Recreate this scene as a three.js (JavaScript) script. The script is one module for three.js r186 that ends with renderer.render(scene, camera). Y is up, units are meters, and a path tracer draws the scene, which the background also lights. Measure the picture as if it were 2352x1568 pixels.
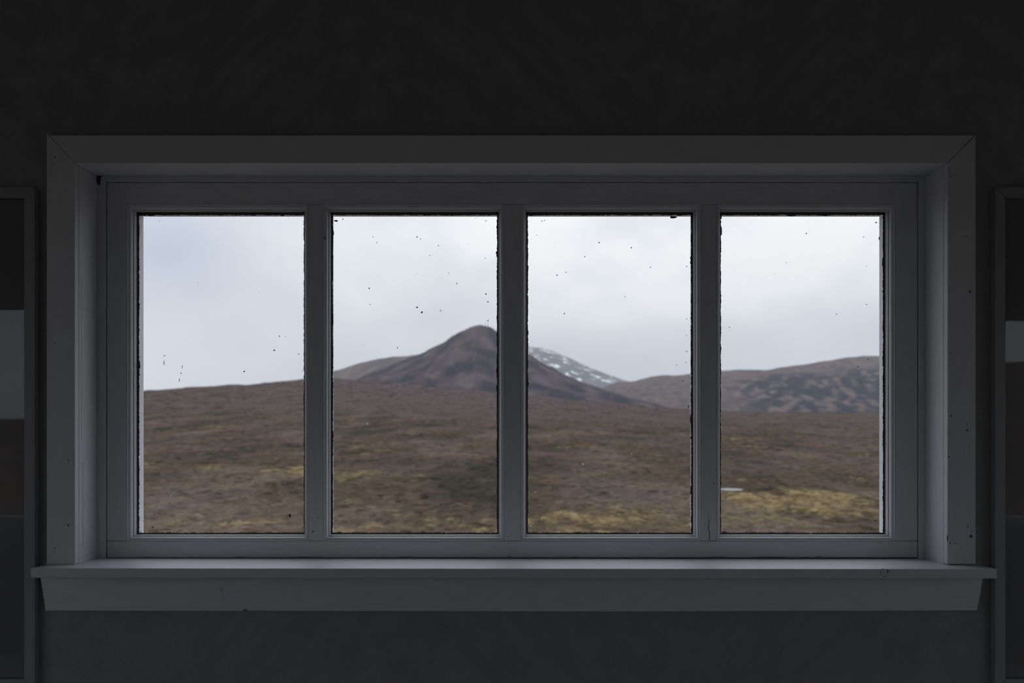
import * as THREE from 'three';
import { mergeGeometries } from 'three/addons/utils/BufferGeometryUtils.js';
import { createNoise2D, createNoise3D } from 'simplex-noise';

// ---------------------------------------------------------------- random numbers and noise
function rngOf(seed) {
  let a = seed >>> 0;
  return () => {
    a = (a + 0x6d2b79f5) >>> 0;
    let t = Math.imul(a ^ (a >>> 15), 1 | a);
    t = (t + Math.imul(t ^ (t >>> 7), 61 | t)) ^ t;
    return ((t ^ (t >>> 14)) >>> 0) / 4294967296;
  };
}
const noise = createNoise2D(rngOf(11)), noiseB = createNoise2D(rngOf(12)), noise3 = createNoise3D(rngOf(13));
const fbm = (x, y, n = 4, gain = 0.5) => { let s = 0, a = 1, t = 0; for (let i = 0; i < n; i++) { s += a * noise(x, y); t += a; x = x * 2.03 + 17.1; y = y * 2.03 - 9.7; a *= gain; } return s / t; };
const clamp = (v, a = 0, b = 1) => Math.min(b, Math.max(a, v));
const smooth = (a, b, v) => { const t = clamp((v - a) / (b - a)); return t * t * (3 - 2 * t); };
const mix = (a, b, t) => a + (b - a) * t;
const mix3 = (a, b, t) => [mix(a[0], b[0], t), mix(a[1], b[1], t), mix(a[2], b[2], t)];

// ---------------------------------------------------------------- camera
// The window casing's face is the plane z = 0; the camera stands 2 m in front of it, level, at 1.45 m.
const scene = new THREE.Scene();
const EYE = 1.45, BACK = 2.0, FPX = 2000, HORIZON = 950;
const camera = new THREE.PerspectiveCamera(2 * Math.atan(784 / FPX) * 180 / Math.PI, 2352 / 1568, 0.05, 30000);
camera.position.set(0, EYE, BACK);
camera.lookAt(0, EYE, 0);
camera.setViewOffset(2352, 1568, 0, 784 - HORIZON, 2352, 1568);   // lens shift: the horizon lies below the middle
camera.focus = 2.1;
camera.userData.fStop = 4.4;
camera.updateProjectionMatrix();

const SKY_GAIN = 1.03;
const CLOUDS = [[1850, 590, 200, 100, 0.55], [1700, 660, 170, 80, 0.22], [1290, 620, 190, 120, 0.8], [1120, 520, 150, 70, 0.3], [1500, 620, 170, 120, 0.35], [900, 600, 240, 160, 0.12], [390, 560, 190, 130, -0.46], [2010, 740, 110, 110, -0.22], [600, 850, 330, 140, 0.16]];
// ---------------------------------------------------------------- sky: bright overcast with soft cloud
function skyTexture() {
  const W = 1024, H = 512, data = new Float32Array(W * H * 4);
  for (let j = 0; j < H; j++) for (let i = 0; i < W; i++) {
    const el = ((j + 0.5) / H - 0.5) * Math.PI, az = ((i + 0.5) / W - 0.5) * 2 * Math.PI;
    const x = Math.cos(el) * Math.cos(az), y = Math.sin(el), z = Math.cos(el) * Math.sin(az);
    const broad = noise3(x * 2.2 + 4.3, y * 3.2 + 1.7, z * 2.2 - 2.6);
    const cloud = noise3(x * 7 + 9.1, y * 13 - 3.3, z * 7 + 5.2) * 0.6 + noise3(x * 15 - 2.2, y * 26 + 8.8, z * 15) * 0.3 + noise3(x * 34, y * 55, z * 34) * 0.12;
    let c = 0.52 + 0.26 * broad + 0.2 * cloud * smooth(0.0, 0.15, y);
    if (z < -0.2) {                               // the soft bright clouds seen through the panes, the greyer air beside them
      const sx = 1176 + FPX * x / -z, sy = HORIZON - FPX * y / -z;
      for (const [bx, by, rx, ry, w] of CLOUDS) c += w * Math.exp(-Math.pow((sx - bx) / rx, 2) - Math.pow((sy - by) / ry, 2)) * (1 + 0.5 * cloud);
    }
    c = clamp(c);
    const k = SKY_GAIN * (1 + 1.1 * Math.max(0, y)), g = c;
    const o = (j * W + i) * 4;
    data[o] = k * mix(0.51, 0.865, g); data[o + 1] = k * mix(0.56, 0.88, g); data[o + 2] = k * mix(0.655, 0.89, g); data[o + 3] = 1;
  }
  const t = new THREE.DataTexture(data, W, H, THREE.RGBAFormat, THREE.FloatType);
  t.mapping = THREE.EquirectangularReflectionMapping;
  t.magFilter = THREE.LinearFilter;
  t.needsUpdate = true;
  return t;
}
scene.background = skyTexture();
scene.fog = new THREE.FogExp2(new THREE.Color(0.89, 0.94, 1.0), 7.5e-5);

const renderer = new THREE.WebGLRenderer({ antialias: true });
renderer.toneMapping = THREE.LinearToneMapping;
renderer.toneMappingExposure = 1.0;
renderer.shadowMap.enabled = true;

// ---------------------------------------------------------------- helpers
// a pixel of the photograph and the depth plane z that the thing lies in -> metres
const PX = (px, z = 0) => (px - 1176) / FPX * (BACK - z);
const PY = (py, z = 0) => EYE + (HORIZON - py) / FPX * (BACK - z);

function mesh(name, geo, mat, parent) {
  const m = new THREE.Mesh(geo, mat);
  m.name = name; m.castShadow = m.receiveShadow = true;
  if (parent) parent.add(m);
  return m;
}
function tag(o, label, category, kind, group) {
  o.userData.label = label; o.userData.category = category;
  if (kind) o.userData.kind = kind;
  if (group) o.userData.group = group;
  return o;
}
function top(o) { scene.add(o); return o; }
function group(name) { const g = new THREE.Group(); g.name = name; scene.add(g); return g; }

// a board from x0..x1, y0..y1, z0..z1 with small chamfers, uv in metres with u along the longest side
function board(x0, x1, y0, y1, z0, z1, bevel = 0.0012) {
  const w = x1 - x0, h = y1 - y0, d = z1 - z0, b = Math.min(bevel, w / 3, h / 3, d / 3);
  const s = new THREE.Shape([[-w / 2 + b, -h / 2], [w / 2 - b, -h / 2], [w / 2, -h / 2 + b], [w / 2, h / 2 - b], [w / 2 - b, h / 2], [-w / 2 + b, h / 2], [-w / 2, h / 2 - b], [-w / 2, -h / 2 + b]].map((p) => new THREE.Vector2(...p)));
  const g = new THREE.ExtrudeGeometry(shrink(s, b), { depth: d - 2 * b, bevelEnabled: true, bevelThickness: b, bevelSize: b, bevelSegments: 1, steps: 1 });
  g.translate((x0 + x1) / 2, (y0 + y1) / 2, z0 + b);
  return boxUV(g);
}
function shrink(s, b) {      // the outline, moved in by b towards its middle
  const p = s.getPoints();
  let hx = 0, hy = 0;
  p.forEach((q) => { hx = Math.max(hx, Math.abs(q.x)); hy = Math.max(hy, Math.abs(q.y)); });
  return new THREE.Shape(p.map((q) => new THREE.Vector2(q.x * (hx - b) / hx, q.y * (hy - b) / hy)));
}
// uv in metres from the face's direction; along = the axis of the grain
function boxUV(g, along) {
  g.computeBoundingBox();
  const s = g.boundingBox.getSize(new THREE.Vector3());
  along = along ?? (s.x >= s.y && s.x >= s.z ? 'x' : s.y >= s.z ? 'y' : 'z');
  const p = g.attributes.position, n = g.attributes.normal, uv = new Float32Array(p.count * 2);
  for (let i = 0; i < p.count; i++) {
    const c = { x: p.getX(i), y: p.getY(i), z: p.getZ(i) }, m = { x: Math.abs(n.getX(i)), y: Math.abs(n.getY(i)), z: Math.abs(n.getZ(i)) };
    const facing = m.x > m.y && m.x > m.z ? 'x' : m.y > m.z ? 'y' : 'z';
    const rest = ['x', 'y', 'z'].filter((k) => k !== facing);
    const u = rest.includes(along) ? along : rest[0], v = rest.find((k) => k !== u);
    uv[i * 2] = c[u]; uv[i * 2 + 1] = c[v] + (facing === 'z' ? 0 : 0.37);
  }
  g.setAttribute('uv', new THREE.BufferAttribute(uv, 2));
  return g;
}
// a polygon in x, y made solid between z0 and z1
function slab(points, z0, z1, bevel = 0, along) {
  const g = new THREE.ExtrudeGeometry(new THREE.Shape(points.map((p) => new THREE.Vector2(p[0], p[1]))), { depth: z1 - z0 - 2 * bevel, bevelEnabled: bevel > 0, bevelThickness: bevel, bevelSize: bevel, bevelOffset: -bevel, bevelSegments: 1 });
  g.translate(0, 0, z0 + bevel);
  return boxUV(g, along);
}

// ---------------------------------------------------------------- textures
function grainTexture(seed, W, H, metresX, metresY, fn, srgb = false) {
  const data = new Uint8Array(W * H * 4);
  for (let j = 0; j < H; j++) for (let i = 0; i < W; i++) {
    const v = fn(i / W, j / H), o = (j * W + i) * 4;
    const c = Array.isArray(v) ? v : [v, v, v];
    data[o] = clamp(c[0]) * 255; data[o + 1] = clamp(c[1]) * 255; data[o + 2] = clamp(c[2]) * 255; data[o + 3] = 255;
  }
  const t = new THREE.DataTexture(data, W, H);
  t.wrapS = t.wrapT = THREE.RepeatWrapping;
  t.magFilter = THREE.LinearFilter; t.minFilter = THREE.LinearMipmapLinearFilter;
  t.repeat.set(1 / metresX, 1 / metresY);
  if (srgb) t.colorSpace = THREE.SRGBColorSpace;
  t.needsUpdate = true;
  return t;
}
// noise that repeats over the unit square
const ring = (f) => (u, v, a, b) => f(Math.cos(u * 2 * Math.PI) * a, Math.sin(u * 2 * Math.PI) * a + 7.3 * Math.cos(v * 2 * Math.PI) * b * 0.13, Math.sin(v * 2 * Math.PI) * b);
const rn = ring(noise3);
const paintTone = grainTexture(1, 512, 256, 0.9, 0.3, (u, v) => {
  const streak = rn(u, v, 0.9, 26) * 0.5 + rn(u, v, 2.2, 60) * 0.3;
  const spot = rn(u, v, 9, 9), wear = rn(u, v, 2.1, 3.3);
  let k = 0.93 + 0.025 * streak + 0.02 * wear;
  if (spot > 0.86) k -= 0.12;
  return [k, k, k * 0.995];
});
const paintBump = grainTexture(2, 512, 256, 0.9, 0.3, (u, v) => 0.5 + 0.28 * rn(u, v, 1.2, 40) + 0.2 * rn(u, v, 14, 18));
const plasterTone = grainTexture(3, 512, 512, 1.3, 1.3, (u, v) => {
  const k = 0.88 + 0.06 * rn(u, v, 3, 3) + 0.05 * rn(u, v, 17, 17);
  return k;
});
const plasterBump = grainTexture(4, 512, 512, 1.3, 1.3, (u, v) => 0.5 + 0.25 * rn(u, v, 6, 6) + 0.2 * rn(u, v, 30, 30));

// ---------------------------------------------------------------- materials
const std = (o) => new THREE.MeshStandardMaterial(o);
const leafy = (o) => new THREE.MeshPhysicalMaterial({ roughness: 1, specularIntensity: 0, ...o });   // matt vegetation, no gloss
const lin = (r, g, b) => new THREE.Color().setRGB(r, g, b);
const M = {
  paint: std({ color: lin(0.745, 0.755, 0.785), map: paintTone, bumpMap: paintBump, bumpScale: 0.0003, roughness: 0.42 }),
  outerPaint: std({ color: lin(0.80, 0.80, 0.79), map: paintTone, roughness: 0.6 }),
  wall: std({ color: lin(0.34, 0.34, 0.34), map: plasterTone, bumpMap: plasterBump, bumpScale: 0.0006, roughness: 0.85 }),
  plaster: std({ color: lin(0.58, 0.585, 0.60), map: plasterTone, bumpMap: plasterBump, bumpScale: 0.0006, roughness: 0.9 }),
  ceiling: std({ color: lin(0.62, 0.62, 0.63), map: plasterTone, roughness: 0.95 }),
  floor: std({ color: lin(0.42, 0.40, 0.38), roughness: 0.55 }),
  glass: new THREE.MeshPhysicalMaterial({ color: 0xffffff, transmission: 1, thickness: 0, roughness: 0, ior: 1.5 }),
  putty: std({ color: lin(0.075, 0.070, 0.068), roughness: 0.8 }),
  sillDirt: std({ color: lin(0.16, 0.13, 0.115), roughness: 0.95 }),
  flake: new THREE.MeshPhysicalMaterial({ color: lin(0.85, 0.82, 0.80), roughness: 1, transmission: 0.6, thickness: 0 }),
  speck: std({ color: lin(0.03, 0.028, 0.025), roughness: 0.8 }),
  chip: std({ color: lin(0.10, 0.095, 0.09), roughness: 0.85 }),
  railStreak: std({ color: lin(0.24, 0.225, 0.20), roughness: 0.9 }),
  crack: std({ color: lin(0.06, 0.06, 0.06), roughness: 0.9 }),
  stain: std({ color: lin(0.60, 0.565, 0.51), roughness: 0.6 }),
  frame: std({ color: lin(0.34, 0.345, 0.35), map: paintTone, roughness: 0.5 }),
  print: new THREE.MeshPhysicalMaterial({ color: lin(0.15, 0.15, 0.15), roughness: 0.9, clearcoat: 1, clearcoatRoughness: 0.0 }),
};

// ---------------------------------------------------------------- the room
const WALL_IN = -0.018, WALL_OUT = -0.27, ROOM_X = 3.6, ROOM_Z = 3.4, ROOM_H = 2.62;
const OPEN = { x: 1.024, y0: EYE - 0.372, y1: EYE + 0.595 };
function wallWithHoles(x0, x1, y0, y1, holes, z0, z1) {
  const s = new THREE.Shape([[x0, y0], [x1, y0], [x1, y1], [x0, y1]].map((p) => new THREE.Vector2(...p)));
  for (const [a, b, c, d] of holes) s.holes.push(new THREE.Path([[a, c], [a, d], [b, d], [b, c]].map((p) => new THREE.Vector2(...p))));
  const g = new THREE.ExtrudeGeometry(s, { depth: z1 - z0, bevelEnabled: false });
  g.translate(0, 0, z0);
  return boxUV(g, 'x');
}
const T = 0.22;
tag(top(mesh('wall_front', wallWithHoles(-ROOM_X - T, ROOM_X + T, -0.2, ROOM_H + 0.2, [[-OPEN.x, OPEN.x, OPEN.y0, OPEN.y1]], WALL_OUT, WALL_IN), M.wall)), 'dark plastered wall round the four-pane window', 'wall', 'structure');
const REAR = [[-3.5, -2.46, 0.75, 2.16], [2.46, 3.5, 0.75, 2.09]], SIDE = [1.5, 3.2, 0.75, 2.16];
tag(top(mesh('wall_rear', wallWithHoles(-ROOM_X - T, ROOM_X + T, -0.2, ROOM_H + 0.2, REAR, ROOM_Z, ROOM_Z + T), M.plaster)), 'plastered wall behind the camera with two windows', 'wall', 'structure');
const sideWall = (x0, x1) => wallWithHoles(WALL_IN, ROOM_Z, -0.2, ROOM_H + 0.2, [SIDE], -x1, -x0).rotateY(-Math.PI / 2);
tag(top(mesh('wall_left', sideWall(-ROOM_X - T, -ROOM_X), M.plaster)), 'plastered wall with one added window at the left of the room', 'wall', 'structure');
tag(top(mesh('wall_right', sideWall(ROOM_X, ROOM_X + T), M.plaster)), 'plastered wall with one added window at the right of the room', 'wall', 'structure');
tag(top(mesh('floor', board(-ROOM_X, ROOM_X, -0.2, 0, WALL_IN, ROOM_Z, 0.001), M.floor)), 'dark timber floor of the room', 'floor', 'structure');
tag(top(mesh('ceiling', board(-ROOM_X, ROOM_X, ROOM_H, ROOM_H + 0.2, WALL_IN, ROOM_Z, 0.001), M.ceiling)), 'pale ceiling of the room', 'ceiling', 'structure');

// rear windows show in the picture glass; side windows are added for light
function plainWindow(name, label, x, y0, y1, z, turn, w) {
  const g = group(name), f = 0.05, h = y1 - y0;
  tag(g, label, 'window', 'structure');
  g.position.set(x, y0, z); g.rotation.y = turn;
  for (const s of [-1, 1]) mesh('stile', board(s < 0 ? -w / 2 : w / 2 - f, s < 0 ? -w / 2 + f : w / 2, 0, h, -0.025, 0.025), M.paint, g);
  mesh('rail', board(-w / 2 + f, w / 2 - f, 0, f, -0.025, 0.025), M.paint, g);
  mesh('rail', board(-w / 2 + f, w / 2 - f, h - f, h, -0.025, 0.025), M.paint, g);
  mesh('glass_pane', board(-w / 2 + f, w / 2 - f, f, h - f, -0.0003, 0.0003, 0), M.glass, g);
}
REAR.forEach(([x0, x1, y0, y1], i) => plainWindow('window_' + (i + 2), ['plain taller window in the rear wall', 'plain lower window in the rear wall'][i], (x0 + x1) / 2, y0, y1, ROOM_Z + 0.11, 0, x1 - x0));
plainWindow('window_4', 'unseen wide window added in the left wall for light', -ROOM_X - 0.11, SIDE[2], SIDE[3], (SIDE[0] + SIDE[1]) / 2, Math.PI / 2, SIDE[1] - SIDE[0]);
plainWindow('window_5', 'unseen wide window added in the right wall for light', ROOM_X + 0.11, SIDE[2], SIDE[3], (SIDE[0] + SIDE[1]) / 2, Math.PI / 2, SIDE[1] - SIDE[0]);

// ---------------------------------------------------------------- the window
const win = group('window_1');
tag(win, 'white painted timber window of four tall panes looking on to the moor', 'window', 'structure');
const Y = (r) => EYE + r;
const zFace = -0.110, zEdge = -0.125, zGlass = -0.140, zBack = -0.175, zLining = -0.105;
const JX = { l: -1.004, r: 1.000 };
const SX = { l: -0.982, r: 0.983 };                      // outer edges of the sash
const HEAD = 0.575, STOP = 0.560;                        // underside of the head lining, top of the sash
const PANES = [[-0.9212, -0.506], [-0.445, -0.032], [0.034, 0.445], [0.508, 0.9164]];
const PY0 = -0.2964, PY1 = 0.4951, MO = 0.012;           // pane opening, width of the moulding
// sill: it tips slightly inwards; top height at depth z
const sillTop = (z) => mix(-0.3494, -0.3433, (z + 0.105) / 0.171);

// casing: three mitred boards; the left one stands a little taller than the head board
const mit = 0.0006;
{
  const zl = WALL_IN, y0 = Y(sillTop(0) + 0.0006);
  const L0 = PX(107), L1 = JX.l, R0 = JX.r, R1 = PX(2241), T0 = Y(HEAD), T1 = PY(310.5), TL = PY(305), TR = PY(311);
  mesh('casing_board', slab([[L0, y0], [L1, y0], [L1 - mit, T0 + mit], [L0, TL]], zl, 0, 0.001, 'y'), M.paint, win);
  mesh('casing_board', slab([[R0, y0], [R1, y0], [R1, TR], [R0 + mit, T0 + mit]], zl, 0.0005, 0.001, 'y'), M.paint, win);
  mesh('casing_board', slab([[L1 + mit, T0], [R0 - mit, T0], [R1 - 2 * mit - 0.001, T1], [L0 + 0.006, T1]], zl, -0.0006, 0.001, 'x'), M.paint, win);
}
// linings of the opening, flush with the casing
const g0 = 0.0009;
mesh('jamb_lining', board(-OPEN.x, JX.l, Y(-0.372), Y(HEAD), zLining, WALL_IN - g0, 0.0008), M.paint, win);
mesh('jamb_lining', board(JX.r, OPEN.x, Y(-0.372), Y(HEAD), zLining, WALL_IN - g0, 0.0008), M.paint, win);
mesh('head_lining', board(-OPEN.x, OPEN.x, Y(HEAD), Y(0.595), zLining, WALL_IN - g0, 0.0008), M.paint, win);
// fixed frame round the sash, with a stop behind it
mesh('frame_post', board(-OPEN.x, SX.l - 0.0014, Y(-0.372), Y(0.595), zBack, zLining - 0.0008, 0.0008), M.paint, win);
mesh('frame_post', board(SX.r + 0.0014, OPEN.x, Y(-0.372), Y(0.595), zBack, zLining - 0.0008, 0.0008), M.paint, win);
mesh('frame_head', board(SX.l - 0.0014, SX.r + 0.0014, Y(STOP + 0.001), Y(0.595), zBack, zLining - 0.0008, 0.0008), M.paint, win);
// outer reveal, white, seen through the glass at the two ends
mesh('outer_reveal_board', board(-OPEN.x, -0.960, Y(-0.372), Y(0.595), WALL_OUT, zBack - 0.0006), M.outerPaint, win);
mesh('outer_reveal_board', board(0.957, OPEN.x, Y(-0.372), Y(0.595), WALL_OUT, zBack - 0.0006), M.outerPaint, win);
mesh('outer_reveal_board', board(-0.960, 0.957, Y(0.5135), Y(0.595), WALL_OUT, zBack - 0.0006), M.outerPaint, win);
mesh('outer_sill', board(-0.960, 0.957, Y(-0.372), Y(-0.318), WALL_OUT - 0.04, zBack - 0.0006), M.outerPaint, win);

// sash: bottom rail right across, stiles standing on it, top rail, three mullions
const railTop = PY0 - MO;
mesh('bottom_rail', board(SX.l, SX.r, Y(sillTop(-0.11) + 0.0012), Y(railTop), zBack, zFace, 0.0012), M.paint, win);
mesh('rail_ledge', board(SX.l + 0.002, SX.r - 0.002, Y(railTop + 0.0002), Y(PY0 - 0.0007), zBack, zEdge - 0.001, 0.0006), M.paint, win);
mesh('top_rail', board(SX.l + 0.048, SX.r - 0.048, Y(PY1 + MO), Y(STOP), zBack, zFace - 0.0003, 0.001), M.paint, win);
mesh('top_rail_rebate', board(SX.l + 0.05, SX.r - 0.05, Y(PY1 + 0.0007), Y(PY1 + MO - 0.0002), zBack, zEdge - 0.001, 0.0006), M.paint, win);
mesh('stile', board(SX.l, PANES[0][0] - MO, Y(railTop + 0.0008), Y(STOP), zBack, zFace, 0.0012), M.paint, win);
mesh('stile', board(PANES[3][1] + MO, SX.r, Y(railTop + 0.0008), Y(STOP), zBack, zFace, 0.0012), M.paint, win);
mesh('stile_rebate', board(PANES[0][0] - MO + 0.0002, PANES[0][0] - 0.0007, Y(PY0), Y(PY1), zBack, zEdge - 0.001, 0.0006), M.paint, win);
mesh('stile_rebate', board(PANES[3][1] + 0.0007, PANES[3][1] + MO - 0.0002, Y(PY0), Y(PY1), zBack, zEdge - 0.001, 0.0006), M.paint, win);
for (let k = 0; k < 3; k++) {
  const a = PANES[k][1], b = PANES[k + 1][0];
  const m = mesh('mullion', board(a + MO, b - MO, Y(railTop + 0.0008), Y(PY1 + MO - 0.0006), zEdge - 0.0002, zFace, 0.001), M.paint, win);
  mesh('mullion_core', board(a + 0.0007, b - 0.0007, Y(PY0), Y(PY1), zBack, zEdge - 0.001, 0.0006), M.paint, m);
}

// moulding round each pane: an arris, an ovolo, a quirk, then the straight edge back to the glass
const profile = [[MO, zFace - 0.0002], [MO - 0.0006, zFace + 0.0004], [MO - 0.0016, zFace - 0.0004], [MO - 0.0020, zFace - 0.0026]];
for (let k = 0; k <= 7; k++) {       // a quarter round from facing the room to facing the pane
  const t = k / 7 * Math.PI / 2;
  profile.push([MO - 0.0026 - 0.0066 * Math.sin(t), zFace - 0.0028 - 0.0092 * (1 - Math.cos(t))]);
}
profile.push([0.0027, zEdge + 0.0002], [0.0016, zEdge + 0.0002], [0.0004, zEdge + 0.0006], [0, zEdge - 0.0004], [0, zGlass]);
function mouldingSide(x0, x1, y0, y1, side) {
  const pos = [], uv = [];
  const at = (o, z, end) => ({
    left: [x0 - o, end ? y1 + o : y0 - o, z], right: [x1 + o, end ? y0 - o : y1 + o, z],
    top: [end ? x1 + o : x0 - o, y1 + o, z], bottom: [end ? x0 - o : x1 + o, y0 - o, z],
  })[side];
  for (let k = 0; k + 1 < profile.length; k++) {
    const [o1, z1] = profile[k], [o2, z2] = profile[k + 1];
    const q = [at(o1, z1, 0), at(o2, z2, 0), at(o2, z2, 1), at(o1, z1, 1)];
    for (const i of [0, 1, 2, 0, 2, 3]) {
      pos.push(...q[i]);
      uv.push(side === 'left' || side === 'right' ? q[i][1] : q[i][0], k * 0.003);
    }
  }
  const g = new THREE.BufferGeometry();
  g.setAttribute('position', new THREE.Float32BufferAttribute(pos, 3));
  g.setAttribute('uv', new THREE.Float32BufferAttribute(uv, 2));
  g.computeVertexNormals();
  return g;
}
// a solid ribbon with a ragged inner edge, lying on the pane along one side
function raggedEdge(x0, x1, y0, y1, side, width, rough, z0, z1, seed) {
  const r = rngOf(seed), vertical = side === 'left' || side === 'right';
  const a = vertical ? y0 : x0, b = vertical ? y1 : x1, n = Math.round((b - a) / 0.0022), pts = [];
  const base = { left: x0, right: x1, bottom: y0, top: y1 }[side], sgn = side === 'left' || side === 'bottom' ? 1 : -1;
  for (let i = 0; i <= n; i++) {
    const t = a + (b - a) * i / n;
    let w = width + rough * (0.7 * fbm(t * 22 + seed * 3.7, seed * 1.3, 3) + 0.9 * fbm(t * 150 + seed, seed * 7.1, 2)) + rough * 0.25 * (r() - 0.5);
    if (fbm(t * 14 - seed * 5.1, seed * 2.2, 2) > 0.55) w += rough * 1.1;
    pts.push([t, base + sgn * Math.max(0.0006, w)]);
  }
  pts.push([b, base], [a, base]);
  const g = new THREE.ExtrudeGeometry(new THREE.Shape(pts.map(([t, e]) => vertical ? new THREE.Vector2(e, t) : new THREE.Vector2(t, e))), { depth: z1 - z0, bevelEnabled: false });
  g.translate(0, 0, z0);
  return g;
}
// an irregular flat fleck
function fleck(x, y, z, rx, ry, seed, thick = 0.0005, n = 9) {
  const r = rngOf(seed * 77 + 5), pts = [];
  for (let i = 0; i < n; i++) { const t = i / n * 2 * Math.PI, k = 0.65 + 0.6 * r(); pts.push(new THREE.Vector2(x + rx * k * Math.cos(t), y + ry * k * Math.sin(t))); }
  const g = new THREE.ExtrudeGeometry(new THREE.Shape(pts), { depth: thick, bevelEnabled: false });
  g.translate(0, 0, z);
  return g;
}
// a thin line of given widths along points, standing just proud of the face z
function line(points, z, w, thick = 0.0003) {
  const l = [], r = [];
  points.forEach(([x, y], i) => {
    const p = points[Math.max(0, i - 1)], q = points[Math.min(points.length - 1, i + 1)];
    const dx = q[0] - p[0], dy = q[1] - p[1], d = Math.hypot(dx, dy) || 1, h = (Array.isArray(w) ? w[i] : w) / 2;
    l.push([x - dy / d * h, y + dx / d * h]); r.unshift([x + dy / d * h, y - dx / d * h]);
  });
  const g = new THREE.ExtrudeGeometry(new THREE.Shape([...l, ...r].map((p) => new THREE.Vector2(...p))), { depth: thick, bevelEnabled: false });
  g.translate(0, 0, z - thick * 0.3);
  return g;
}

// marks on the glass read from the photograph: [pixel x, pixel y, half width, half height in pixels]
const darkSpecks = [
  [561, 853, 2, 2], [642, 772, 1.6, 1.6], [630, 804, 2, 2], [686, 813, 1.4, 1.4], [656, 773, 1, 1], [378, 817, 3, 1.2], [377, 832, 1, 6], [416, 857, 1.2, 2], [412, 872, 0.8, 5], [419, 842, 0.8, 5], [666, 1183, 2, 5], [351, 1210, 2, 2], [643, 1150, 1, 1], [695, 852, 1.2, 1.2],
  [848, 662, 2, 2], [857, 544, 1.2, 1.2], [865, 557, 1.2, 1.2], [958, 544, 1.8, 1.6], [966, 549, 1.4, 1.4], [1007, 564, 1.8, 1.5], [987, 587, 1.4, 1.2], [1031, 627, 1.1, 1.1], [1049, 651, 1.5, 1.5], [1012, 713, 1.6, 1.6], [1116, 675, 2, 2], [1121, 693, 2, 1.6], [1121, 736, 1.6, 1.6], [958, 706, 3, 1.8], [969, 717, 2.4, 3.2], [850, 699, 1.5, 1.3], [1115, 593, 1.3, 1.3], [1116, 507, 1.5, 1.5], [772, 507, 6, 2.5], [788, 503, 1.6, 1.6], [1012, 1158, 1, 3], [1082, 1131, 0.8, 1.3], [981, 1139, 1.3, 1.1], [913, 798, 1, 2.6], [1180, 720, 1, 1],
  [1296, 720, 1.8, 1.8], [1279, 632, 2.2, 1.4], [1300, 625, 1.3, 1.3], [1343, 589, 1.5, 1.5], [1376, 557, 2, 1.4], [1450, 569, 1.7, 1.7], [1494, 614, 1.5, 1.3], [1245, 508, 1.6, 1.6], [1251, 506, 1.2, 1.2], [1233, 540, 1.2, 1.2], [1436, 681, 1.2, 1.2], [1577, 612, 1.4, 1.4], [1577, 732, 1.2, 1.4], [1576, 770, 1.1, 1.1], [1577, 807, 1.2, 1.6], [1575, 832, 1.2, 1.2], [1554, 838, 1.5, 1.3], [1569, 874, 1.6, 1.4], [1581, 933, 1.2, 4], [1545, 499, 10, 3],
  [1675, 751, 1.4, 1.4], [1852, 536, 1.8, 1.8], [1921, 721, 1.5, 1.5], [1983, 544, 1.2, 1.2], [1990, 699, 1.5, 1.3], [1994, 825, 1.7, 1.5], [1970, 842, 2, 1.5], [1977, 878, 1.8, 1.6], [2012, 511, 2, 2], [2010, 1195, 2.6, 1.4], [2019, 548, 1.4, 4], [1806, 603, 1, 1], [1990, 611, 1, 1],
];
const paleSpecks = [
  [844, 973, 3.5, 3], [1339, 1065, 3, 3], [1219, 1207, 2.8, 2.8], [1229, 1130, 3, 1.6], [1367, 1111, 1.2, 1.2], [1383, 1117, 1.3, 1.3], [393, 1138, 2, 2], [399, 1132, 1.5, 1.8], [404, 1128, 1.5, 1.5], [417, 1124, 2, 1.2], [427, 1115, 2, 1], [395, 1117, 1.4, 1.4], [381, 1128, 1.6, 1.2], [510, 1108, 1.2, 2.4], [497, 1079, 1.4, 1.8], [618, 1174, 1, 2.8], [600, 940, 1, 2], [917, 890, 0.6, 14], [842, 868, 1, 3], [1051, 850, 1, 1.4], [1088, 826, 1.6, 2], [1442, 932, 1.2, 2.6], [1451, 1042, 1.4, 3], [1937, 985, 1.2, 2.4], [1917, 1200, 1.6, 1], [1121, 760, 0.5, 22], [1116, 750, 0.4, 14], [1345, 1090, 1, 1],
];
const onPane = (px) => px < 720 ? 0 : px < 1170 ? 1 : px < 1620 ? 2 : 3;
const zIn = zGlass + 0.0004;
const grimeRandom = rngOf(404);
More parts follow.
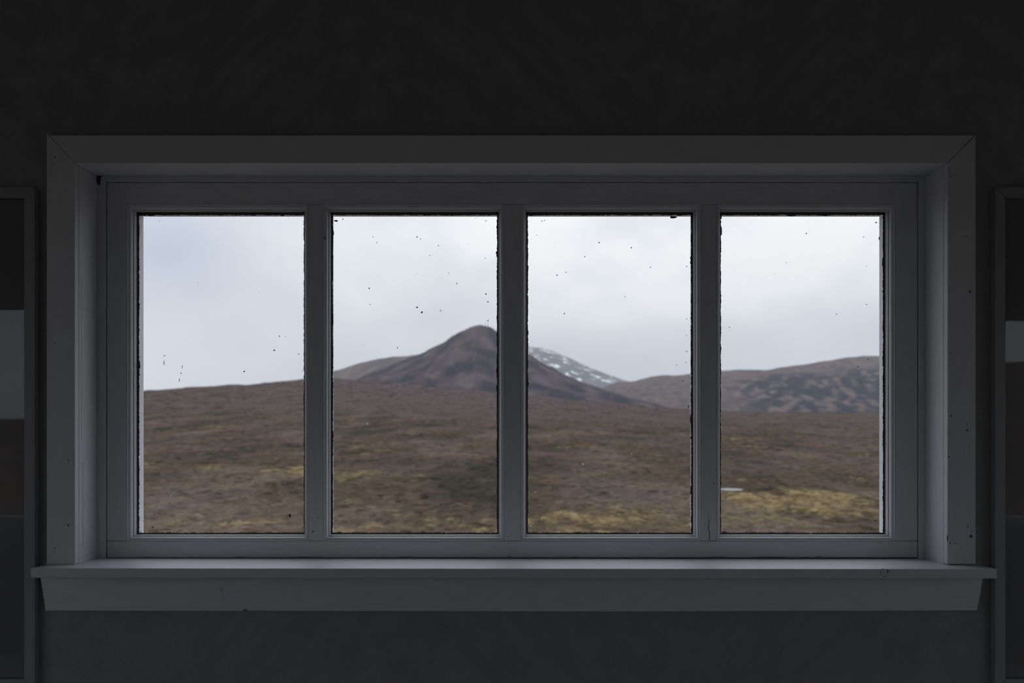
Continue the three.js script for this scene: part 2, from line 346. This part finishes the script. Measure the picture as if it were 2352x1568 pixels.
PANES.forEach(([x0, x1], i) => {
  const y0 = Y(PY0), y1 = Y(PY1);
  for (const side of ['left', 'right', 'top', 'bottom']) mesh('glazing_moulding', mouldingSide(x0, x1, y0, y1, side), M.paint, win);
  const pane = mesh('glass_pane', board(x0 + 0.0002, x1 - 0.0002, y0 + 0.0002, y1 - 0.0002, zGlass - 0.0003, zGlass, 0), M.glass, win);
  const e = 0.0003;
  ['left', 'right', 'top'].forEach((side, k) => {
    const wide = [0.0050, 0.0050, 0.0068][k], rough = [0.0015, 0.0014, 0.0017][k];
    mesh('putty_line', raggedEdge(x0 + e, x1 - e, y0 + e, y1 - e, side, wide, rough, zIn, zIn + 0.001, 10 * i + k + 1), M.putty, pane);
  });
  mesh('putty_line', raggedEdge(x0 + e, x1 - e, y0 + e, y1 - e, 'bottom', 0.0046, 0.0016, zIn, zIn + 0.0012, 10 * i + 7), M.sillDirt, pane);
  const flakes = [], specks = [];
  paleSpecks.forEach(([px, py, w, h], k) => { if (onPane(px) === i) flakes.push(fleck(PX(px, zGlass), PY(py, zGlass), zIn, w * 0.00107, h * 0.00107, k + 300)); });
  // dried spatter in the lower corners
  const many = [70, 22, 14, 8][i];
  for (let k = 0; k < many; k++) {
    const u = Math.pow(grimeRandom(), 2.2), v = Math.pow(grimeRandom(), 1.8), s = 0.0004 + 0.0011 * Math.pow(grimeRandom(), 2);
    flakes.push(fleck(x0 + 0.008 + u * 0.13, y0 + 0.007 + v * (i ? 0.05 : 0.14), zIn, s, s, k + 900 + i * 100, 0.0004, 6));
  }
  darkSpecks.forEach(([px, py, w, h], k) => { if (onPane(px) === i) specks.push(fleck(PX(px, zGlass), PY(py, zGlass), zIn, w * 0.00095, h * 0.00095, k + 20)); });
  for (let k = 0; k < 26; k++) {
    const s = 0.0003 + 0.0005 * grimeRandom();
    specks.push(fleck(mix(x0, x1, grimeRandom()), mix(y0, y1, grimeRandom()), zIn, s, s, k + 600 + i * 50, 0.0004, 6));
  }
  const a = mesh('pale_spatter', mergeGeometries(flakes), M.flake, pane); a.userData.kind = 'stuff';
  const b = mesh('dark_flecks', mergeGeometries(specks), M.speck, pane); b.userData.kind = 'stuff';
});

// sill board with rounded horns
{
  const zf = 0.066, xl = PX(68, zf), xr = PX(2293, zf), r = 0.008, s = new THREE.Shape(), zb = zBack + 0.01;
  // drawn in plan: x and -z
  s.moveTo(-1.0030, -(zb)); s.lineTo(-1.0030, -(WALL_IN + 0.0005)); s.lineTo(xl, -(WALL_IN + 0.0005)); s.lineTo(xl, -(zf - r)); s.quadraticCurveTo(xl, -zf, xl + r, -zf);
  s.lineTo(xr - r, -zf); s.quadraticCurveTo(xr, -zf, xr, -(zf - r)); s.lineTo(xr, -(WALL_IN + 0.0005)); s.lineTo(0.9990, -(WALL_IN + 0.0005)); s.lineTo(0.9990, -(zb)); s.closePath();
  const g = new THREE.ExtrudeGeometry(s, { depth: 0.0215 - 0.004, bevelEnabled: true, bevelThickness: 0.002, bevelSize: 0.002, bevelOffset: -0.002, bevelSegments: 3, curveSegments: 6 });
  g.rotateX(-Math.PI / 2);                       // plan's y -> -z, depth -> up
  const p = g.attributes.position;
  for (let i = 0; i < p.count; i++) {
    const x = p.getX(i), z = p.getZ(i);
    p.setY(i, p.getY(i) - 0.0195 + Y(sillTop(z)) + (-0.0012) * (x + 0.2) / 1.1 * (x > -0.2 ? 1 : 0.4));
  }
  g.computeVertexNormals();
  const sill = mesh('window_sill', boxUV(g, 'x'), M.sill = M.paint, win);
  sill.userData.label = 'sill board with rounded ends';
}
// apron below the sill, cut in at both ends, a chip out of its lower edge
{
  const pts = [[PX(91.5), Y(sillTop(0) - 0.0222)], [PX(104.5), PY(1402)], [PX(556), PY(1403)], [PX(559), PY(1399.5)], [PX(563), PY(1397.5)], [PX(568), PY(1400)], [PX(572), PY(1402.6)], [PX(1400), PY(1404)], [PX(2244), PY(1401.5)], [PX(2252), PY(1363)], [PX(2258.5), Y(sillTop(0) - 0.0222)]];
  const apron = mesh('apron_board', slab(pts, WALL_IN, 0, 0.0008, 'x'), M.paint, win);
  mesh('resin_stain', mergeGeometries([line([[PX(509), PY(1349)], [PX(511), PY(1362)], [PX(517), PY(1386)]], 0.0001, [0.004, 0.003, 0.001]), fleck(PX(508), PY(1350), 0, 0.005, 0.003, 71, 0.0003)]), M.stain, apron);
  mesh('dent', line([[PX(1381), PY(1358)], [PX(1385), PY(1370)], [PX(1391), PY(1384)]], 0.0001, [0.0015, 0.003, 0.0015]), M.stain, apron);
}

// chips, nail holes and cracks in the paint, read from the photograph
{
  const marks = (name, list, z, mat) => { const m = mesh(name, mergeGeometries(list.map(([px, py, w, h], k) => fleck(PX(px, z), PY(py, z), z - 0.0001, w * 0.001, h * 0.001, k + 40 + Math.round(px), 0.0003, 8))), mat, win); m.userData.kind = 'stuff'; };
  marks('paint_chip', [[157, 1206, 2, 2.5], [126, 1259, 1.6, 1.6], [157, 1057, 1.6, 1.6], [126, 787, 1.4, 1.4], [126, 360, 2, 2], [2228, 670, 2.5, 2.5], [2184, 811, 2, 1.5], [2181, 837, 1.2, 1.4], [2185, 955, 2, 1.6], [2222, 988, 3, 2], [2179, 1049, 2, 2], [2222, 974, 1.2, 2.4], [2223, 1208, 2, 2], [2234, 1220, 1.4, 1.4], [2230, 1231, 3.2, 4], [2176, 1236, 1.6, 8], [2182, 1246, 1.8, 1.8], [2194, 1247, 1.4, 1.4], [2207, 1260, 1.2, 1.2], [2219, 542, 1.8, 1.8], [2227, 671, 1.5, 1.5], [2186, 404, 1.4, 2]], 0.0006, M.chip);
  marks('nail_hole', [[719, 1220, 2, 2.5], [730, 1188, 1.8, 0.8], [1640, 1110, 1.6, 1.8], [1166, 1232, 1, 1], [275, 1221, 1, 1], [746, 546, 2, 4]], zFace + 0.0002, M.chip);
  const zf = zFace + 0.0001, P = (a) => a.map(([x, y]) => [PX(x, zf), PY(y, zf)]);
  mesh('crack', line(P([[1626, 1178], [1628, 1200], [1627, 1214], [1630, 1224], [1629, 1240]]), zf, [0.0004, 0.001, 0.0016, 0.0018, 0.0018]), M.crack, win);
  mesh('crack', line(P([[1632, 1180], [1632, 1194], [1628, 1200]]), zf, [0.0004, 0.0006, 0.0006]), M.crack, win);
  mesh('crack', board(JX.l + 0.00005, JX.l + 0.0003, PY(1256, -0.0365), PY(1060, -0.0365), -0.0369, -0.0361, 0.0001), M.crack, win);
  mesh('crack', board(JX.l + 0.00005, JX.l + 0.0003, PY(1010, -0.030), PY(640, -0.030), -0.0303, -0.0298, 0.0001), M.crack, win);
  const zn = 0.0662, arc = [];
  for (let k = 0; k <= 14; k++) { const t = 1.9 + k / 14 * 3.4; arc.push([PX(2032 + 9 * Math.cos(t), zn), PY(1314 - 9.5 * Math.sin(t), zn)]); }
  mesh('wood_knot', mergeGeometries([line(arc, zn - 0.0002, 0.0009), line([[PX(2037, zn), PY(1306, zn)], [PX(2040, zn), PY(1311, zn)], [PX(2038, zn), PY(1317, zn)]], zn - 0.0002, [0.0006, 0.003, 0.0006])]), M.chip, win);
  const streaks = [];  // thin darker streaks along the foot of the bottom rail
  const r = rngOf(88);
  for (let k = 0; k < 26; k++) {
    const x = 300 + 1750 * r(), w = 12 + 60 * r() * r(), y = 1277 + 4 * r();
    streaks.push(line(P([[x, y], [x + w * 0.5, y + 1.2 * (r() - 0.5)], [x + w, y + 0.8 * (r() - 0.5)]]), zf, [0.0005, 0.0009 + 0.0012 * r(), 0.0005], 0.0002));
  }
  const d = mesh('rail_streaks', mergeGeometries(streaks), M.railStreak, win); d.userData.kind = 'stuff';
  // the mouldy corner where head, jamb and frame meet
  const zc = zLining - 0.0004;
  const c = mesh('mould_patch', mergeGeometries([fleck(PX(226, zc), PY(412, zc), zc, 0.007, 0.013, 5, 0.0006, 12), fleck(PX(229, zc), PY(402, zc), zc, 0.010, 0.006, 6, 0.0006, 12)]), M.crack, win);
  c.userData.kind = 'stuff';
}

// ---------------------------------------------------------------- glazed pictures either side of the window
function picture(name, inner, s, label) {
  const g = group(name);
  tag(g, label, 'picture', null);
  const w = 0.025, h0 = PY(1584), h1 = PY(430), wide = 0.72, z0 = WALL_IN, z1 = 0.001;
  const xa = inner, xb = inner + s * w, xc = inner + s * (wide - w), xd = inner + s * wide;
  const poly = (p) => (s < 0 ? p.slice().reverse() : p);
  const k = 0.0004 * s;
  mesh('frame_rail', slab(poly([[xa, h0], [xb - k, h0 + w], [xb - k, h1 - w], [xa, h1]]), z0, z1, 0.001, 'y'), M.frame, g);
  mesh('frame_rail', slab(poly([[xd, h0], [xd, h1], [xc + k, h1 - w], [xc + k, h0 + w]]), z0, z1, 0.001, 'y'), M.frame, g);
  mesh('frame_rail', slab(poly([[xa + k, h0], [xd - k, h0], [xc, h0 + w], [xb, h0 + w]]), z0, z1, 0.001, 'x'), M.frame, g);
  mesh('frame_rail', slab(poly([[xa + k, h1], [xb, h1 - w], [xc, h1 - w], [xd - k, h1]]), z0, z1, 0.001, 'x'), M.frame, g);
  mesh('glazed_print', board(Math.min(xb, xc) + 0.0003, Math.max(xb, xc) - 0.0003, h0 + w + 0.0003, h1 - w - 0.0003, z0, -0.008, 0.0004), M.print, g);
}
picture('framed_picture', PX(80), -1, 'dark glazed picture in a narrow painted frame, beside the taller casing board');
picture('framed_picture_001', PX(2285), 1, 'dark glazed picture in a narrow painted frame, beside the knotted end of the sill');

// ---------------------------------------------------------------- the moor
// heights in metres from the eye's level; d is the distance from the eye along -z
const shoulder = [[-900, 918], [0, 915], [200, 908], [330, 902], [420, 896], [480, 886], [600, 881], [700, 870], [770, 868], [900, 880], [1050, 893], [1200, 908], [1400, 925], [1520, 936], [1650, 944], [2020, 949], [2400, 950], [3200, 950]];
function along(list, v) {
  if (v <= list[0][0]) return list[0][1];
  for (let k = 1; k < list.length; k++) if (v <= list[k][0]) { const [a, b] = list[k - 1], [c, d] = list[k], t = (v - a) / (c - a); return mix(b, d, t * t * (3 - 2 * t) * 0.35 + t * 0.65); }
  return list[list.length - 1][1];
}
const MOOR_D = 900;
function moorHeight(x, d) {
  const px = x / MOOR_D * FPX + 1176;
  const crest = (HORIZON - along(shoulder, px)) / FPX * MOOR_D;
  const t = clamp((d - 180) / (MOOR_D - 180));
  const far = smooth(MOOR_D, MOOR_D + 500, d);
  let h = mix(-6.0, crest, Math.pow(t, 1.25));
  h += fbm(x * 0.018, d * 0.018, 3) * (0.5 + 0.9 * t) + fbm(x * 0.11 + 5, d * 0.11, 2) * 0.18 + fbm(x * 0.02 + 50, d * 0.006, 3) * 1.6 * t * (1 - t);
  return h - far * (crest + 14);
}
const earth = { brown: [0.086, 0.063, 0.047], dark: [0.048, 0.042, 0.032], straw: [0.205, 0.153, 0.080], olive: [0.108, 0.086, 0.042], purple: [0.098, 0.071, 0.072], pink: [0.124, 0.093, 0.074] };
function moorColour(x, d) {
  const band = Math.exp(-Math.pow((d - 50 - x * 0.08) / 7, 2)) * 0.5 + Math.exp(-Math.pow((d - 84 + x * 0.25) / 9, 2)) * 0.5 * smooth(2, -16, x) + Math.exp(-Math.pow((d - 62 - x * 0.1) / 5, 2)) * 0.4 * smooth(8, 18, x);
  const a = fbm(x * 0.035 + 3, d * 0.012, 6, 0.62), b = fbm(x * 0.10 - 8, d * 0.035 + 2, 5, 0.6), c = noiseB(x * 0.6, d * 0.25), e = fbm(x * 0.02 + 40, d * 0.008 + 9, 3), f = fbm(x * 0.05 - 31, d * 0.016 + 5, 5, 0.6);
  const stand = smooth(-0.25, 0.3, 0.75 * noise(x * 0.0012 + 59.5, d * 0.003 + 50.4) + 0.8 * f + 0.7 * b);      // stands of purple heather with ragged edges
  let k = mix3(earth.brown, earth.dark, smooth(0.0, 0.42, a + 0.3 * b));
  k = mix3(k, earth.pink, 0.8 * smooth(0.08, 0.5, -a + 0.35 * f));
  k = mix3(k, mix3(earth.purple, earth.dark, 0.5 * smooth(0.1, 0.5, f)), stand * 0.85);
  const straw = smooth(0.22, 0.8, band + 1.0 * b + 0.2 * c + 0.35 * e - 0.06 - 0.5 * stand);
  k = mix3(k, mix3(earth.straw, earth.olive, smooth(-0.1, 0.5, f + 0.3 * c)), straw * 0.95);
  const s = 1 + 0.14 * c + 0.3 * f + 0.22 * fbm(x * 0.9 + 5, d * 0.3, 3, 0.7);
  return [k[0] * s, k[1] * s, k[2] * s];
}
{
  const rows = 420, cols = 900, pos = [], col = [], idx = [];
  for (let j = 0; j <= rows; j++) {
    const d = 6 * Math.pow(1500 / 6, j / rows);
    for (let i = 0; i <= cols; i++) {
      const x = (i / cols - 0.5) * 2 * (d * 0.85 + 14);
      pos.push(x, EYE + moorHeight(x, d), BACK - d);
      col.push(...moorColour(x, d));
    }
  }
  for (let j = 0; j < rows; j++) for (let i = 0; i < cols; i++) { const a = j * (cols + 1) + i, b = a + 1, c = a + cols + 1, e = c + 1; idx.push(a, b, e, a, e, c); }
  const g = new THREE.BufferGeometry();
  g.setAttribute('position', new THREE.Float32BufferAttribute(pos, 3));
  g.setAttribute('color', new THREE.Float32BufferAttribute(col, 3));
  g.setIndex(idx);
  g.computeVertexNormals();
  tag(top(mesh('ground', g, leafy({ vertexColors: true }))), 'brown heather moor rolling away outside the window', 'moorland', 'structure');
}
// rough grass behind the house, as far as a low rise
{
  const g = new THREE.PlaneGeometry(900, 420, 90, 42);
  g.rotateX(-Math.PI / 2);
  const p = g.attributes.position, col = [];
  for (let i = 0; i < p.count; i++) {
    const x = p.getX(i), z = p.getZ(i) + 204;
    p.setXYZ(i, x, -0.9 + fbm(x * 0.02, z * 0.02, 3) * 0.25 * smooth(8, 60, z) + 21 * smooth(40, 190, x) * smooth(60, 300, z), z);
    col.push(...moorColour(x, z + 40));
  }
  g.setAttribute('color', new THREE.Float32BufferAttribute(col, 3));
  g.computeVertexNormals();
  tag(top(mesh('ground_001', g, leafy({ vertexColors: true }))), 'rough grass and low rise behind the house', 'moorland', 'structure');
}
// heather and grass clumps
{
  const lumps = [0, 1, 2].map((k) => {
    const g = new THREE.IcosahedronGeometry(1, 1), p = g.attributes.position;
    for (let i = 0; i < p.count; i++) {
      const v = new THREE.Vector3().fromBufferAttribute(p, i), n = 1 + 0.32 * noise3(v.x * 1.7 + k * 9, v.y * 1.7, v.z * 1.7 - k * 4);
      p.setXYZ(i, v.x * n, Math.max(-0.2, v.y * n), v.z * n);
    }
    g.computeVertexNormals();
    return g;
  });
  const kinds = [['heather', 44000, 0.40, 'low brown heather clumps covering the moor', 'heather'], ['moor_grass', 22000, 0.5, 'straw coloured grass tussocks among the heather', 'grass'], ['bog_myrtle', 12000, 0.4, 'dark low scrub scattered over the moor', 'scrub']];
  const m4 = new THREE.Matrix4(), q = new THREE.Quaternion(), up = new THREE.Vector3(0, 1, 0), tint = new THREE.Color();
  kinds.forEach(([name, count, tall, label, category], n) => {
    const r = rngOf(700 + n), im = new THREE.InstancedMesh(lumps[n], leafy({ color: 0xffffff }), count);
    im.name = name; im.castShadow = im.receiveShadow = true;
    let k = 0, tries = 0;
    while (k < count && tries++ < count * 30) {
      const d = 22 * Math.pow(1000 / 22, r()), x = (r() * 2 - 1) * d * 0.62;
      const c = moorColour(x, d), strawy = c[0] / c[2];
      if (n === 1 && strawy < 2.1) continue;
      if (n === 0 && strawy > 2.6 && r() > 0.2) continue;
      if (n === 2 && fbm(x * 0.3 + 70, d * 0.16, 2) < 0.3) continue;
      const s = (0.08 + 0.0024 * d) * (0.35 + 1.3 * r() * r());
      m4.compose(new THREE.Vector3(x, EYE + moorHeight(x, d) - 0.05 * s, BACK - d), q.setFromAxisAngle(up, r() * 6.28), new THREE.Vector3(s * (0.8 + 0.9 * r()), s * tall * (0.6 + 0.7 * r()) / (1 + d * 0.004), s * (0.8 + 0.5 * r())));
      im.setMatrixAt(k, m4);
      const f = (n === 2 ? 0.75 : 1.04) * (0.5 + 1.0 * r());
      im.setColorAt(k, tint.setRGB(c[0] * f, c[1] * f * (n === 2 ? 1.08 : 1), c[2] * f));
      k++;
    }
    im.count = k;
    scene.add(im);
    tag(im, label, category, 'stuff');
  });
}
// a small peaty pool among the grass
{
  const d = 2000 * 6 / (1133 - HORIZON), x = (1678 - 1176) / FPX * d, r = rngOf(5), pts = [];
  for (let i = 0; i < 22; i++) { const t = i / 22 * 2 * Math.PI, k = 0.8 + 0.35 * r(); pts.push(new THREE.Vector2(0.95 * k * Math.cos(t), 1.0 * k * Math.sin(t))); }
  const g = new THREE.ExtrudeGeometry(new THREE.Shape(pts), { depth: 0.03, bevelEnabled: false });
  g.rotateX(-Math.PI / 2);
  const pool = mesh('pool', g, std({ color: lin(0.03, 0.025, 0.02), roughness: 0.05 }));
  pool.position.set(x, EYE + moorHeight(x, d) + 0.16, BACK - d);
  tag(top(pool), 'small pale pool of water among straw grass on the moor', 'pool');
}

// ---------------------------------------------------------------- the hills
// skyline in pixels gives directions; each hill stands at its own distance D with its foot nearer and a back slope
function hill(name, label, D, foot, skyline, shape, paint, rough) {
  const nx = 300, nt = 90, back = 26, pos = [], col = [], idx = [];
  const xa = (skyline[0][0] - 1176) / FPX * D, xb = (skyline[skyline.length - 1][0] - 1176) / FPX * D;
  for (let j = 0; j <= nt + back; j++) for (let i = 0; i <= nx; i++) {
    const x = mix(xa, xb, i / nx), px = x / D * FPX + 1176;
    const crest = (HORIZON - along(skyline, px)) / FPX * D;
    const t = j <= nt ? j / nt : 1 - (j - nt) / back;
    const d = j <= nt ? mix(foot, D, t) : D + (D - foot) * 0.8 * (j - nt) / back;
    const base = -16;
    const bump = (fbm(x / rough, d / rough, 5) * 0.16 + fbm(x / rough * 3 + d / rough * 2, d / rough, 3) * 0.05) * (crest - base) * Math.sin(Math.PI * clamp(t)) * 0.8;
    const crag = fbm(x / rough * 6, 3.3, 3) * (crest - base) * 0.012;
    pos.push(x, EYE + mix(base, crest + crag, Math.pow(t, shape)) + bump * 0.7, BACK - d);
    col.push(...paint(x, d, t, px));
  }
  for (let j = 0; j < nt + back; j++) for (let i = 0; i < nx; i++) { const a = j * (nx + 1) + i, b = a + 1, c = a + nx + 1, e = c + 1; idx.push(a, b, e, a, e, c); }
  const g = new THREE.BufferGeometry();
  g.setAttribute('position', new THREE.Float32BufferAttribute(pos, 3));
  g.setAttribute('color', new THREE.Float32BufferAttribute(col, 3));
  g.setIndex(idx);
  g.computeVertexNormals();
  return tag(top(mesh(name, g, leafy({ vertexColors: true }))), label, 'hill', 'structure');
}
const rock = { scree: [0.090, 0.075, 0.080], heath: [0.070, 0.051, 0.058], burnt: [0.028, 0.030, 0.042], tan: [0.150, 0.112, 0.098], snow: [0.80, 0.82, 0.85], grey: [0.052, 0.054, 0.062] };
// noise on a slope: X runs along the hill and V up it, both in units of a 2000th of the distance
const slope = (x, t, D, tall) => [x / D * FPX, t * tall];
hill('hill', 'dark pointed heather hill rising beyond the moor', 1800, 1000,
  [[560, 958], [700, 930], [800, 880], [860, 851], [930, 826], [970, 811], [1000, 795], [1018, 788], [1040, 771], [1060, 760], [1085, 749], [1105, 745], [1125, 750], [1145, 763], [1180, 789], [1212, 812], [1260, 840], [1300, 862], [1350, 881], [1400, 899], [1460, 916], [1520, 934], [1640, 956], [1760, 966]], 0.95,
  (x, d, t) => {
    const [X, V] = slope(x, t, 1800, 190), a = fbm(X / 95 + 2, V / 60, 5, 0.6), b = fbm(X / 34 + V / 60, V / 26 + 6, 4, 0.6);
    let k = mix3(rock.heath, rock.burnt, smooth(-0.15, 0.3, a + 0.4 * b) * 0.95);
    k = mix3(k, rock.scree, 0.9 * smooth(0.0, 0.45, -a + 0.5 * b));
    return mix3(k, rock.tan, 0.55 * smooth(0.3, 0.6, b - 0.3 * a));
  }, 340);
hill('hill_001', 'pale brown shoulder running up behind the pointed hill', 2900, 2100,
  [[400, 960], [600, 900], [700, 872], [770, 851], [830, 833], [880, 822], [920, 818], [960, 815], [1050, 812], [1150, 826], [1300, 880], [1450, 950]], 0.9,
  (x, d, t) => { const [X, V] = slope(x, t, 2900, 110), a = fbm(X / 80, V / 50, 4), b = fbm(X / 22, V / 14, 4, 0.6); return mix3(mix3(rock.scree, rock.tan, smooth(-0.3, 0.5, a)), rock.burnt, 0.5 * smooth(0.1, 0.6, b)); }, 500);
hill('hill_002', 'hazy far mountain with patches of snow', 8000, 5600,
  [[700, 950], [950, 830], [1080, 798], [1160, 790], [1212, 795], [1240, 799], [1270, 807], [1300, 819], [1330, 832], [1365, 848], [1400, 861], [1440, 874], [1480, 886], [1560, 915], [1700, 950]], 0.85,
  (x, d, t) => {
    const [X, V] = slope(x, t, 8000, 150), a = fbm(X / 70 + 1, V / 40, 4), b = fbm(X / 34 - V / 40 + 3, V / 13 + X / 60, 3, 0.45);
    const k = mix3(rock.grey, rock.scree, smooth(0, 0.5, a));
    return mix3(k, rock.snow, smooth(0.36, 0.46, b + 0.12 * a + 0.22 * fbm(X / 60 + 9, V / 60, 2)));
  }, 1100);
hill('hill_003', 'broad tan hillside streaked with dark burnt heather', 2700, 1500,
  [[1250, 950], [1350, 900], [1420, 878], [1455, 875], [1500, 864], [1525, 861], [1540, 862], [1590, 858], [1657, 851], [1700, 848], [1760, 849], [1800, 843], [1850, 836], [1900, 828], [1950, 821], [1985, 817], [2020, 817], [2150, 812], [2350, 825], [2700, 860], [3000, 900]], 0.85,
  (x, d, t) => {
    const [X, V] = slope(x, t, 2700, 120), p = X * 0.95 + V * 0.31, q = V * 0.95 - X * 0.31;
    const a = fbm(p / 70 + 3, q / 12, 5, 0.6), b = fbm(X / 15 + 8, V / 10, 3, 0.6), c = fbm(X / 130 + 2, V / 70, 2);
    const east = smooth(0, 80, X - 270 - 190 * t), upper = smooth(108, 78, V + 22 * c);      // the burnt ground stops short of the grassy top
    const k = mix3(rock.tan, rock.scree, smooth(-0.3, 0.4, b));
    return mix3(k, rock.burnt, smooth(-0.36, 0.02, a + 0.3 * b + 0.2 * c) * (0.2 + 0.8 * east) * (0.12 + 0.88 * upper));
  }, 600);

renderer.render(scene, camera);
